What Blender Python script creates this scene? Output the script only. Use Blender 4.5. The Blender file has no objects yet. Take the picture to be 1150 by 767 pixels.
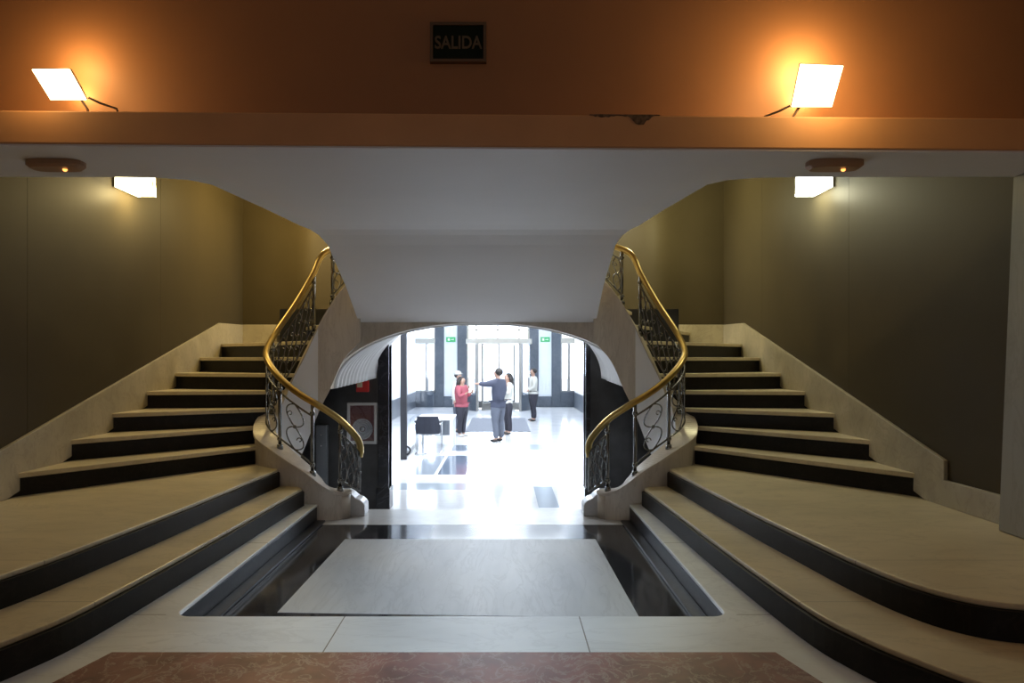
import bpy, bmesh, math, random
from mathutils import Vector, Matrix
random.seed(7)
SC = bpy.context.scene
COL = SC.collection
PI = math.pi

# ---------------------------------------------------------------- materials
def _nt(name):
    m = bpy.data.materials.new(name); m.use_nodes = True
    nt = m.node_tree; b = nt.nodes['Principled BSDF']
    return m, nt, b

def N(nt, kind, **kw):
    n = nt.nodes.new(kind)
    for k, v in kw.items():
        if k in ('operation', 'data_type', 'blend_type', 'noise_dimensions', 'wave_type', 'bands_direction', 'feature'):
            setattr(n, k, v)
        else:
            n.inputs[k].default_value = v
    return n

def c4(c): return (c[0], c[1], c[2], 1.0)

def plain(name, col, rough=0.5, metal=0.0, var=0.06, scale=3.0, emit=None, estr=0.0, spec=0.5):
    m, nt, b = _nt(name)
    tc = N(nt, 'ShaderNodeTexCoord'); no = N(nt, 'ShaderNodeTexNoise', Scale=scale, Detail=4.0)
    nt.links.new(tc.outputs['Object'], no.inputs['Vector'])
    r = N(nt, 'ShaderNodeValToRGB')
    r.color_ramp.elements[0].position = 0.3; r.color_ramp.elements[1].position = 0.7
    r.color_ramp.elements[0].color = c4([max(0, x * (1 - var)) for x in col])
    r.color_ramp.elements[1].color = c4([min(1, x * (1 + var)) for x in col])
    nt.links.new(no.outputs['Fac'], r.inputs['Fac']); nt.links.new(r.outputs['Color'], b.inputs['Base Color'])
    b.inputs['Roughness'].default_value = rough; b.inputs['Metallic'].default_value = metal
    b.inputs['Specular IOR Level'].default_value = spec
    if emit:
        b.inputs['Emission Color'].default_value = c4(emit); b.inputs['Emission Strength'].default_value = estr
    return m

def marble(name, c1, c2, vein, rough=0.22, scale=1.2, vein_amt=0.5, stretch=(1, 1, 1), lines=(), line_col=(0.05, 0.05, 0.05), rects=(), spec=0.5, vein_w=0.03):
    """stone with soft clouds, thin veins, optional joint lines (x0,x1,y0,y1 boxes in plan) and inlaid rectangles"""
    m, nt, b = _nt(name)
    L = nt.links.new
    tc = N(nt, 'ShaderNodeTexCoord'); mp = N(nt, 'ShaderNodeMapping'); mp.inputs['Scale'].default_value = stretch
    L(tc.outputs['Object'], mp.inputs['Vector'])
    n1 = N(nt, 'ShaderNodeTexNoise', Scale=scale, Detail=6.0, Roughness=0.6); L(mp.outputs[0], n1.inputs['Vector'])
    r1 = N(nt, 'ShaderNodeValToRGB'); r1.color_ramp.elements[0].position = 0.32; r1.color_ramp.elements[1].position = 0.68
    r1.color_ramp.elements[0].color = c4(c1); r1.color_ramp.elements[1].color = c4(c2)
    L(n1.outputs['Fac'], r1.inputs['Fac'])
    n2 = N(nt, 'ShaderNodeTexNoise', Scale=scale * 1.7, Detail=8.0, Roughness=0.62, Distortion=1.2); L(mp.outputs[0], n2.inputs['Vector'])
    s = N(nt, 'ShaderNodeMath', operation='SUBTRACT'); s.inputs[1].default_value = 0.5; L(n2.outputs['Fac'], s.inputs[0])
    a = N(nt, 'ShaderNodeMath', operation='ABSOLUTE'); L(s.outputs[0], a.inputs[0])
    mr = N(nt, 'ShaderNodeMapRange'); mr.inputs['From Min'].default_value = 0.0; mr.inputs['From Max'].default_value = vein_w
    mr.inputs['To Min'].default_value = vein_amt; mr.inputs['To Max'].default_value = 0.0; L(a.outputs[0], mr.inputs['Value'])
    mx = N(nt, 'ShaderNodeMix', data_type='RGBA'); L(mr.outputs[0], mx.inputs['Factor']); L(r1.outputs['Color'], mx.inputs[6]); mx.inputs[7].default_value = c4(vein)
    out = mx.outputs[2]
    if lines or rects:
        sx = N(nt, 'ShaderNodeSeparateXYZ'); L(tc.outputs['Object'], sx.inputs[0])
        def box(x0, x1, y0, y1):
            f = None
            for sock, lo, hi in ((sx.outputs[0], x0, x1), (sx.outputs[1], y0, y1)):
                g = N(nt, 'ShaderNodeMath', operation='COMPARE'); g.inputs[1].default_value = (lo + hi) / 2; g.inputs[2].default_value = (hi - lo) / 2
                L(sock, g.inputs[0])
                if f is None: f = g.outputs[0]
                else:
                    mu = N(nt, 'ShaderNodeMath', operation='MULTIPLY'); L(f, mu.inputs[0]); L(g.outputs[0], mu.inputs[1]); f = mu.outputs[0]
            return f
        for bx, colr in [(l, line_col) for l in lines] + list(rects):
            f = box(*bx)
            m2 = N(nt, 'ShaderNodeMix', data_type='RGBA'); L(f, m2.inputs['Factor']); L(out, m2.inputs[6]); m2.inputs[7].default_value = c4(colr); out = m2.outputs[2]
    L(out, b.inputs['Base Color'])
    b.inputs['Roughness'].default_value = rough; b.inputs['Specular IOR Level'].default_value = spec
    return m

def glass(name, tint=(0.95, 0.97, 1.0), refl=0.08):
    m = bpy.data.materials.new(name); m.use_nodes = True; nt = m.node_tree; nt.nodes.clear()
    o = N(nt, 'ShaderNodeOutputMaterial'); t = N(nt, 'ShaderNodeBsdfTransparent'); t.inputs['Color'].default_value = c4(tint)
    g = N(nt, 'ShaderNodeBsdfGlossy'); g.inputs['Roughness'].default_value = 0.03
    mx = N(nt, 'ShaderNodeMixShader'); mx.inputs[0].default_value = refl
    nt.links.new(t.outputs[0], mx.inputs[1]); nt.links.new(g.outputs[0], mx.inputs[2]); nt.links.new(mx.outputs[0], o.inputs['Surface'])
    return m

def emitter(name, col, st):
    m = bpy.data.materials.new(name); m.use_nodes = True; nt = m.node_tree; nt.nodes.clear()
    o = N(nt, 'ShaderNodeOutputMaterial'); e = N(nt, 'ShaderNodeEmission'); e.inputs['Color'].default_value = c4(col); e.inputs['Strength'].default_value = st
    nt.links.new(e.outputs[0], o.inputs['Surface'])
    return m

M = {}
M['tread'] = marble('tread_marble', (0.50, 0.43, 0.29), (0.66, 0.57, 0.39), (0.30, 0.25, 0.16), rough=0.38, scale=1.5, vein_amt=0.25, stretch=(0.6, 1.4, 1),
    lines=[(a, b, y - .0025, y + .0025) for a, b, y in ((-2.34, -1.8, 3.74), (1.8, 2.34, 3.74), (-3.9, -2.25, 3.92), (2.25, 3.9, 3.92), (1.8, 2.2, 5.3), (-2.2, -1.8, 5.3))], line_col=(0.2, 0.16, 0.11))
M['string'] = marble('string_marble', (0.50, 0.44, 0.37), (0.64, 0.58, 0.50), (0.36, 0.30, 0.24), rough=0.3, scale=2.0, vein_amt=0.35, stretch=(2.5, 2.5, 0.5))
M['skirt'] = marble('skirting_marble', (0.32, 0.28, 0.20), (0.44, 0.385, 0.28), (0.2, 0.17, 0.12), rough=0.3, scale=2.0, vein_amt=0.3, stretch=(1, 1.5, 1))
W = 0.0035
M['rim'] = marble('rim_marble', (0.58, 0.61, 0.64), (0.72, 0.75, 0.77), (0.42, 0.44, 0.46), rough=0.45, scale=1.4, vein_amt=0.3, stretch=(0.7, 1.6, 1),
                  lines=[(-.62 - W, -.62 + W, 3.4, 4.0), (.75 - W, .75 + W, 3.4, 4.0), (-2.4, -1.68, 4.02 - W, 4.02 + W), (1.68, 2.4, 4.02 - W, 4.02 + W),
                         (-2.4, -1.6, 5.6 - W, 5.6 + W), (1.6, 2.4, 5.6 - W, 5.6 + W)], line_col=(0.12, 0.11, 0.1))
M['black'] = marble('black_marble', (0.012, 0.012, 0.015), (0.032, 0.034, 0.04), (0.13, 0.14, 0.16), rough=0.10, scale=2.2, vein_amt=0.3, spec=0.45)
M['blackside'] = marble('black_marble_side', (0.008, 0.008, 0.010), (0.020, 0.021, 0.025), (0.07, 0.075, 0.085), rough=0.3, scale=2.2, vein_amt=0.3, spec=0.25)
M['riser'] = marble('riser_black_marble', (0.005, 0.0045, 0.004), (0.011, 0.010, 0.009), (0.03, 0.026, 0.023), rough=0.45, scale=3, vein_amt=0.3, spec=0.22)
M['inset'] = marble('inset_marble', (0.40, 0.425, 0.46), (0.54, 0.56, 0.59), (0.32, 0.335, 0.36), rough=0.45, spec=0.35, scale=1.2, vein_amt=0.35, stretch=(2.6, 0.5, 1))
M['strip'] = marble('strip_marble', (0.48, 0.49, 0.50), (0.60, 0.61, 0.62), (0.4, 0.4, 0.41), rough=0.25, scale=1.4, vein_amt=0.2)
M['red'] = marble('red_marble', (0.10, 0.026, 0.022), (0.27, 0.095, 0.078), (0.42, 0.31, 0.28), rough=0.45, spec=0.35, scale=3.6, vein_amt=0.5, vein_w=0.03)
M['darkwall'] = plain('dark_marble_wall', (0.035, 0.036, 0.038), rough=0.3, var=0.35, scale=6)
M['paint'] = plain('brown_paint', (0.062, 0.049, 0.028), rough=0.5, var=0.08, scale=1.2, spec=0.09)
M['orange'] = plain('ochre_paint', (0.30, 0.145, 0.065), rough=0.6, var=0.07, scale=1.3)
M['fascia'] = plain('fascia_paint', (0.62, 0.335, 0.155), rough=0.6, var=0.08, scale=2)
M['plaster'] = plain('white_plaster', (0.78, 0.76, 0.765), rough=0.6, var=0.02, scale=1.5)
M['broken'] = plain('bare_plaster', (0.13, 0.085, 0.055), rough=0.9, var=0.5, scale=40)
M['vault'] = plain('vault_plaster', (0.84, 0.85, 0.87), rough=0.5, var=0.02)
M['pier'] = marble('pier_stone', (0.21, 0.20, 0.175), (0.28, 0.265, 0.23), (0.16, 0.15, 0.13), rough=0.55, scale=1.6, vein_amt=0.3, stretch=(2, 2, 0.4))
M['brass'] = plain('brass', (0.52, 0.37, 0.13), rough=0.3, metal=1.0, var=0.1, scale=8)
M['iron'] = plain('dark_iron', (0.20, 0.20, 0.195), rough=0.25, metal=1.0, var=0.1)
M['chrome'] = plain('chrome', (0.7, 0.7, 0.7), rough=0.15, metal=1.0, var=0.02)
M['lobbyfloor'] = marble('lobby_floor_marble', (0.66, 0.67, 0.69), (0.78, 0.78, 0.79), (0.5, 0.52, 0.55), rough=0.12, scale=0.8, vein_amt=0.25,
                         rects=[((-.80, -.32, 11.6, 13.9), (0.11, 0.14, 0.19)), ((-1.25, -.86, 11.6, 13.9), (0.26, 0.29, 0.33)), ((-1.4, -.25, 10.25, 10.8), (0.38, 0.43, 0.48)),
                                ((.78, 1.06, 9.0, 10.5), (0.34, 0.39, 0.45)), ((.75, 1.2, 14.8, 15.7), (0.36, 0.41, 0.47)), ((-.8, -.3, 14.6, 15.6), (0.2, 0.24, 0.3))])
M['lobbywhite'] = plain('lobby_white_stone', (0.75, 0.78, 0.82), rough=0.35, var=0.03)
M['lobbydark'] = marble('lobby_blue_stone', (0.055, 0.068, 0.088), (0.09, 0.105, 0.13), (0.17, 0.19, 0.21), rough=0.3, scale=1.5, vein_amt=0.25)
M['steel'] = plain('door_steel', (0.30, 0.29, 0.27), rough=0.3, metal=0.7)
M['cream'] = plain('cream_metal', (0.46, 0.43, 0.37), rough=0.4)
M['glass'] = glass('window_glass')
M['mat'] = plain('grey_mat', (0.17, 0.18, 0.21), rough=0.95, var=0.1, scale=40)
M['asphalt'] = plain('pale_paving', (0.6, 0.6, 0.6), rough=0.9)
M['blackplastic'] = plain('black_plastic', (0.02, 0.02, 0.024), rough=0.5)
M['fabric'] = plain('charcoal_fabric', (0.03, 0.032, 0.045), rough=0.9)
M['whitelam'] = plain('white_laminate', (0.78, 0.78, 0.78), rough=0.35)
M['green'] = plain('green_sign', (0.03, 0.32, 0.10), rough=0.5, emit=(0.05, 0.45, 0.15), estr=0.25)
M['signwhite'] = plain('sign_white', (0.75, 0.8, 0.75), rough=0.5)
M['signdark'] = plain('sign_dark_green', (0.006, 0.013, 0.007), rough=0.5, spec=0.1)
M['signtext'] = plain('sign_letters', (0.10, 0.07, 0.035), rough=0.5)
M['signframe'] = plain('sign_frame', (0.10, 0.06, 0.03), rough=0.5)
M['redplastic'] = plain('red_plastic', (0.55, 0.02, 0.02), rough=0.4)
M['ivory'] = plain('ivory_plastic', (0.62, 0.52, 0.36), rough=0.5)
M['maroon'] = plain('hose_box_red', (0.20, 0.06, 0.06), rough=0.5)
M['alu'] = plain('aluminium', (0.55, 0.55, 0.56), rough=0.35, metal=0.6)
M['greymetal'] = plain('grey_metal', (0.22, 0.235, 0.26), rough=0.4, metal=0.3)
M['amber'] = plain('amber_plastic', (0.40, 0.24, 0.14), rough=0.35)
M['housing'] = plain('lamp_housing', (0.12, 0.08, 0.05), rough=0.5)
M['skin'] = plain('skin', (0.42, 0.25, 0.18), rough=0.5)
M['hair'] = plain('dark_hair', (0.018, 0.013, 0.011), rough=0.5)
M['pink'] = plain('pink_jacket', (0.36, 0.085, 0.11), rough=0.8)
M['navy'] = plain('dark_suit', (0.05, 0.055, 0.085), rough=0.8)
M['greytrousers'] = plain('grey_trousers', (0.10, 0.11, 0.14), rough=0.8)
M['darktrousers'] = plain('black_trousers', (0.025, 0.024, 0.035), rough=0.8)
M['whitecloth'] = plain('white_cotton', (0.55, 0.54, 0.49), rough=0.85)
M['shoe'] = plain('dark_leather', (0.02, 0.018, 0.018), rough=0.35)
M['shoelight'] = plain('pale_shoe', (0.6, 0.58, 0.56), rough=0.5)
M['flood'] = emitter('flood_glow', (1.0, 0.74, 0.40), 7.0)
M['sconceL'] = emitter('sconce_glow_warm', (1.0, 0.86, 0.50), 9.0)
M['sconceR'] = emitter('sconce_glow_cool', (0.93, 1.0, 0.80), 9.0)
M['led'] = emitter('small_led', (1.0, 0.35, 0.08), 3.0)

# ---------------------------------------------------------------- helpers
def finish(name, bm, mat, parent=None, smooth=False, bevel=0.0, bseg=2):
    bmesh.ops.remove_doubles(bm, verts=bm.verts, dist=1e-5)
    bmesh.ops.recalc_face_normals(bm, faces=bm.faces)
    me = bpy.data.meshes.new(name); bm.to_mesh(me); bm.free()
    mats = mat if isinstance(mat, (list, tuple)) else [mat]
    for mm in mats: me.materials.append(mm)
    if smooth:
        for p in me.polygons: p.use_smooth = True
    o = bpy.data.objects.new(name, me); COL.objects.link(o)
    if parent is not None: o.parent = parent
    if bevel:
        b = o.modifiers.new('bevel', 'BEVEL'); b.width = bevel; b.segments = bseg; b.limit_method = 'ANGLE'; b.angle_limit = math.radians(40)
    return o

def thing(name, label, cat, group=None):
    o = bpy.data.objects.new(name, None); COL.objects.link(o)
    o['label'] = label; o['category'] = cat
    if group: o['group'] = group
    return o

def tag(o, label, cat, group=None):
    o['label'] = label; o['category'] = cat
    if group: o['group'] = group
    return o

def struct(o, label=None, cat=None):
    o['kind'] = 'structure'
    if label: o['label'] = label
    if cat: o['category'] = cat
    return o

def box(bm, x0, x1, y0, y1, z0, z1):
    v = [bm.verts.new(p) for p in ((x0, y0, z0), (x1, y0, z0), (x1, y1, z0), (x0, y1, z0), (x0, y0, z1), (x1, y0, z1), (x1, y1, z1), (x0, y1, z1))]
    for f in ((0, 3, 2, 1), (4, 5, 6, 7), (0, 1, 5, 4), (1, 2, 6, 5), (2, 3, 7, 6), (3, 0, 4, 7)): bm.faces.new([v[i] for i in f])
    return v

def B(*a):
    bm = bmesh.new()
    box(bm, *a)
    return bm

def BB(*bs):
    bm = bmesh.new()
    for b in bs: box(bm, *b)
    return bm

def prism(bm, pts, z0, z1):
    """plan polygon (x,y) between two heights"""
    lo = [bm.verts.new((p[0], p[1], z0)) for p in pts]; hi = [bm.verts.new((p[0], p[1], z1)) for p in pts]
    bm.faces.new(lo[::-1]); bm.faces.new(hi); n = len(pts)
    for i in range(n): bm.faces.new((lo[i], lo[(i + 1) % n], hi[(i + 1) % n], hi[i]))

def prism_xz(bm, pts, y0, y1):
    lo = [bm.verts.new((p[0], y0, p[1])) for p in pts]; hi = [bm.verts.new((p[0], y1, p[1])) for p in pts]
    bm.faces.new(lo[::-1]); bm.faces.new(hi); n = len(pts)
    for i in range(n): bm.faces.new((lo[i], lo[(i + 1) % n], hi[(i + 1) % n], hi[i]))

def cyl(bm, p0, p1, r0, r1=None, seg=16):
    r1 = r0 if r1 is None else r1
    tube(bm, [p0, p1], [r0, r1], seg)

def tube(bm, pts, r, seg=8, cap=True):
    pts = [Vector(p) for p in pts]; n = len(pts)
    rs = r if isinstance(r, (list, tuple)) else [r] * n
    rings = []; up = None
    for i, p in enumerate(pts):
        t = (pts[min(i + 1, n - 1)] - pts[max(i - 1, 0)])
        if t.length < 1e-9: t = Vector((0, 0, 1))
        t.normalize()
        if up is None:
            up = t.orthogonal().normalized()
        else:
            up = (up - t * up.dot(t))
            up = up.normalized() if up.length > 1e-6 else t.orthogonal().normalized()
        s = t.cross(up)
        rings.append([bm.verts.new(p + (up * math.cos(2 * PI * k / seg) + s * math.sin(2 * PI * k / seg)) * rs[i]) for k in range(seg)])
    for a, b in zip(rings, rings[1:]):
        for k in range(seg): bm.faces.new((a[k], a[(k + 1) % seg], b[(k + 1) % seg], b[k]))
    if cap:
        bm.faces.new(rings[0][::-1]); bm.faces.new(rings[-1])

def ball(bm, c, r, sc=(1, 1, 1), u=12, v=8):
    m = Matrix.Translation(c) @ Matrix.Diagonal((sc[0], sc[1], sc[2], 1))
    bmesh.ops.create_uvsphere(bm, u_segments=u, v_segments=v, radius=r, matrix=m)

def cr(pts, t):
    """Catmull-Rom through tuples, t in [0, n-1]"""
    n = len(pts); t = max(0.0, min(n - 1.0001, t)); i = int(t); f = t - i
    p = [pts[max(0, min(n - 1, j))] for j in (i - 1, i, i + 1, i + 2)]
    return tuple(0.5 * (2 * b + (c - a) * f + (2 * a - 5 * b + 4 * c - d) * f * f + (3 * b - a - 3 * c + d) * f ** 3) for a, b, c, d in zip(*p))

# ---------------------------------------------------------------- camera
F = 767.0; CX = 0.30; EYE = 1.5; VX, VY = 564.0, 404.0
cam = bpy.data.cameras.new('camera'); camo = bpy.data.objects.new('camera', cam); COL.objects.link(camo)
camo.location = (CX, 0, EYE); camo.rotation_euler = (PI / 2, 0, 0)
cam.sensor_width = 36; cam.lens = 36 * F / 1150
cam.shift_x = (575 - VX) / 1150; cam.shift_y = (VY - 383.5) / 1150
cam.clip_start = 0.05
SC.camera = camo

def at(px, py, d):
    """a point of the photograph at depth d"""
    return ((px - VX) * d / F + CX, d, EYE - (py - VY) * d / F)

# ---------------------------------------------------------------- floor of the hall
Z0 = -0.175          # sunken landing
ZL = -0.45           # lobby
R1 = 0.175           # low risers
R2 = 0.197           # upper risers
HX = 1.62; HY = 4.0; HF = 6.93
def arc(cx, cy, r, a0, a1, n=8): return [(cx + r * math.cos(math.radians(a0 + (a1 - a0) * i / n)), cy + r * math.sin(math.radians(a0 + (a1 - a0) * i / n))) for i in range(n + 1)]
rc = 0.09
pts = [(-5.2, -6.2), (5.2, -6.2), (5.2, 7.2), (HX, 7.2)] + arc(HX - rc, HY + rc, rc, 0, -90) + arc(-HX + rc, HY + rc, rc, 270, 180) + [(-HX, 7.2), (-5.2, 7.2)]
bm = bmesh.new(); prism(bm, pts, -0.03, 0.0)
rim = struct(finish('floor', bm, M['rim'], bevel=0.010, bseg=3))
pts2 = [(x * 1.0, y) for x, y in pts]
bm = bmesh.new()
for s in (-1, 1):
    prism(bm, [(s * (HX + .004), 4.0), (s * 5.2, 4.0), (s * 5.2, 7.2), (s * (HX + .004), 7.2)], Z0, -0.031)
    prism(bm, [(s * (HX - .095), 4.05), (s * (HX + .004), 4.05), (s * (HX + .004), 7.05), (s * (HX - .095), 7.05)], Z0, Z0 + 0.02)
struct(finish('trim_1', bm, M['blackside'], bevel=0.006))
struct(finish('floor_landing', B(-2.6, 2.6, 3.9, HF, Z0 - 0.1, Z0), M['black']))
bm = bmesh.new(); prism(bm, [(-1.19, 4.525), (1.19, 4.43), (1.17, 6.37), (-1.165, 6.37)], Z0, Z0 + 0.002)
struct(finish('floor_inset', bm, M['inset']))
struct(finish('floor_threshold', B(-2.6, 2.6, HF, 7.65, Z0 - 0.1, Z0 + 0.001), M['strip']))
struct(finish('floor_step', B(-2.6, 2.6, 7.65, 7.95, ZL, ZL + 0.13), M['strip']))
struct(finish('floor_under', B(-5.2, 5.2, 3.9, 8.0, ZL - 0.1, ZL), M['black']))
bm = bmesh.new(); prism(bm, [(-1.70, 3.5), (-1.86, 2.9), (-1.9, -6.2), (1.9, -6.2), (1.86, 2.9), (1.70, 3.5)], -0.01, 0.0015)
struct(finish('floor_border', bm, M['red']))

# ---------------------------------------------------------------- the two curved flights
LAND = [(2.05, 7.14), (2.10, 6.5), (2.19, 5.2), (2.26, 4.5), (2.33, 3.9), (2.42, 3.52), (2.56, 3.30), (2.78, 3.20), (3.2, 3.16), (5.15, 3.14)]
STEP2 = [(1.76, 7.02), (1.79, 6.5), (1.85, 5.0), (1.93, 3.73), (2.02, 3.3), (2.14, 3.02), (2.28, 2.80), (2.50, 2.66), (2.85, 2.59), (5.15, 2.55)]
def smooth_line(p, n=50): return [cr(p, i * (len(p) - 1) / n) for i in range(n + 1)]
def offset_line(p, d):
    """shift a nosing line to its left-hand side by d"""
    out = []
    for i, q in enumerate(p):
        a = p[max(0, i - 1)]; b = p[min(len(p) - 1, i + 1)]
        t = Vector((b[0] - a[0], b[1] - a[1])).normalized()
        out.append((q[0] - t.y * d, q[1] + t.x * d))
    return out
INN = [(2.36, 7.58), (2.42, 7.85), (2.28, 7.95), (2.18, 8.02), (2.10, 8.05), (2.01, 8.08), (1.93, 8.12), (1.84, 8.15), (1.76, 8.18)]
OUT = [(3.8, 5.70), (3.8, 6.40), (3.8, 7.10), (3.8, 7.80), (3.8, 8.50), (3.8, 9.20), (3.8, 9.90), (3.3, 10.8), (2.6, 10.8)]
# string wall: plan centre line, coping height, bottom
STR = [(1.42, 7.26, .105, Z0), (1.53, 7.22, .145, Z0), (1.62, 7.20, .225, Z0), (1.74, 7.20, .335, Z0), (1.90, 7.24, .44, Z0), (2.08, 7.33, .545, Z0), (2.24, 7.46, .62, Z0), (2.34, 7.60, .68, Z0),
       (2.39, 7.76, .79, ZL), (2.36, 7.90, .92, ZL), (2.24, 8.0, 1.13, .0), (2.08, 8.06, 1.48, .38), (1.92, 8.12, 1.84, .80), (1.76, 8.16, 2.13, 1.14), (1.60, 8.19, 2.36, 1.49), (1.40, 8.22, 2.56, 1.72)]

def mirror(s, pts): return [(s * p[0],) + tuple(p[1:]) for p in pts]

def string_mesh(s, half, zt, zb, cap_end=True):
    bm = bmesh.new(); n = 90; rings = []
    for i in range(n + 1):
        t = i * (len(STR) - 1) / n
        p = cr(STR, t); a = cr(STR, max(0, t - .05)); b = cr(STR, min(len(STR) - 1, t + .05))
        d = Vector((b[0] - a[0], b[1] - a[1])).normalized(); nx, ny = -d.y, d.x
        top = p[2] + zt; bot = p[3] if zb is None else p[2] + zb
        ring = [bm.verts.new((s * (p[0] + nx * k * half), p[1] + ny * k * half, z)) for k, z in ((-1, bot), (1, bot), (1, top), (-1, top))]
        rings.append(ring)
    for a, b in zip(rings, rings[1:]):
        for k in range(4): bm.faces.new((a[k], a[(k + 1) % 4], b[(k + 1) % 4], b[k]))
    bm.faces.new(rings[0]); bm.faces.new(rings[-1][::-1])
    return bm

for s, side in ((-1, 'left'), (1, 'right')):
    st = thing('staircase', 'curved marble flight climbing along the %s wall, pale treads over black risers' % side, 'staircase', 'pair of curved flights')
    # low wide steps
    def flank(name, nose, z, back):
        line = smooth_line(nose)
        fr = mirror(s, offset_line(line, -0.025) + back)
        bm = bmesh.new(); prism(bm, fr, z - R1 - (0 if z < .3 else 0.0), z - 0.03)
        r = finish(name, bm, M['riser'], st)
        bm = bmesh.new(); prism(bm, mirror(s, line + back), z - 0.03, z)
        finish('tread', bm, M['tread'], r, bevel=0.008)
    flank('step', STEP2, R1, [(5.15, 4.0), (2.6, 4.0), (2.5, 7.3), (1.9, 7.25)])
    flank('step', LAND, 2 * R1, [(5.15, 4.05), (3.795, 4.05), (3.795, 5.85), (2.42, 7.65), (2.1, 7.3)])
    n = len(INN)
    for k in range(n):
        z = 2 * R1 + (k + 1) * R2
        a, b = INN[k], OUT[k]
        if k + 1 < n: a2, b2 = INN[k + 1], OUT[k + 1]
        else: a2, b2 = (1.7, 8.3), (1.7, 10.8)
        d = Vector((b[0] - a[0], b[1] - a[1])).normalized(); nrm = Vector((-d.y, d.x))
        if nrm.y < 0: nrm = -nrm
        if k >= 7: nrm = Vector((-1, 0))
        def off(p, e): return (p[0] + nrm.x * e, p[1] + nrm.y * e)
        bx = min(3.795, b[0]); 
        back = [off(b2, 0.06), off(a2, 0.03)]
        if k == 6: back = [(3.795, 10.79), off(b2, 0.06), off(a2, 0.03)]
        cl = lambda P: [(min(q[0], 3.795), min(q[1], 10.79)) for q in P]
        bm = bmesh.new(); prism(bm, mirror(s, cl([off(a, .025), off(b, .025)] + back)), z - R2 - (0.0 if k == 0 else 0.30), z - 0.044)
        r = finish('step', bm, M['riser'], st)
        bm = bmesh.new(); prism(bm, mirror(s, cl([a, b] + back)), z - 0.044, z)
        finish('tread', bm, M['tread'], r, bevel=0.007)
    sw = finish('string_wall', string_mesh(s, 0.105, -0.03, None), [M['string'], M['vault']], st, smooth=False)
    for p in sw.data.polygons:          # the passage face is whitened, its bright light put into the colour
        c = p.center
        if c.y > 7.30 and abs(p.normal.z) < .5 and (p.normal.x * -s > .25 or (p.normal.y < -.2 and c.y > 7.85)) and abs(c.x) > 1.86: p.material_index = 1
    md = sw.modifiers.new('edge', 'EDGE_SPLIT'); md.split_angle = math.radians(35)
    for p in sw.data.polygons: p.use_smooth = True
    cp = finish('coping', string_mesh(s, 0.122, 0.0, -0.03), M['string'], sw, smooth=False, bevel=0.008)
    # rounded end of the wall
    bm = bmesh.new(); cyl(bm, (s * 1.42, 7.26, Z0), (s * 1.42, 7.26, .08), 0.105, seg=40)
    nw = finish('newel', bm, M['string'], st)
    for p in nw.data.polygons: p.use_smooth = len(p.vertices) == 4
    bm = bmesh.new(); cyl(bm, (s * 1.42, 7.26, .075), (s * 1.42, 7.26, .105), 0.122, seg=40)
    nc = finish('newel_cap', bm, M['string'], nw, bevel=0.008)
    # low tail plinth behind the newel
    bm = bmesh.new(); prism_xz(bm, [(s * 1.56, Z0), (s * 1.17, Z0), (s * 1.17, -.06), (s * 1.185, -.03), (s * 1.22, 0.0), (s * 1.27, .02), (s * 1.31, .06), (s * 1.36, .09), (s * 1.56, .09)], 7.30, 7.52)
    finish('tail_plinth', bm, M['strip'], st, bevel=0.012)

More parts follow.
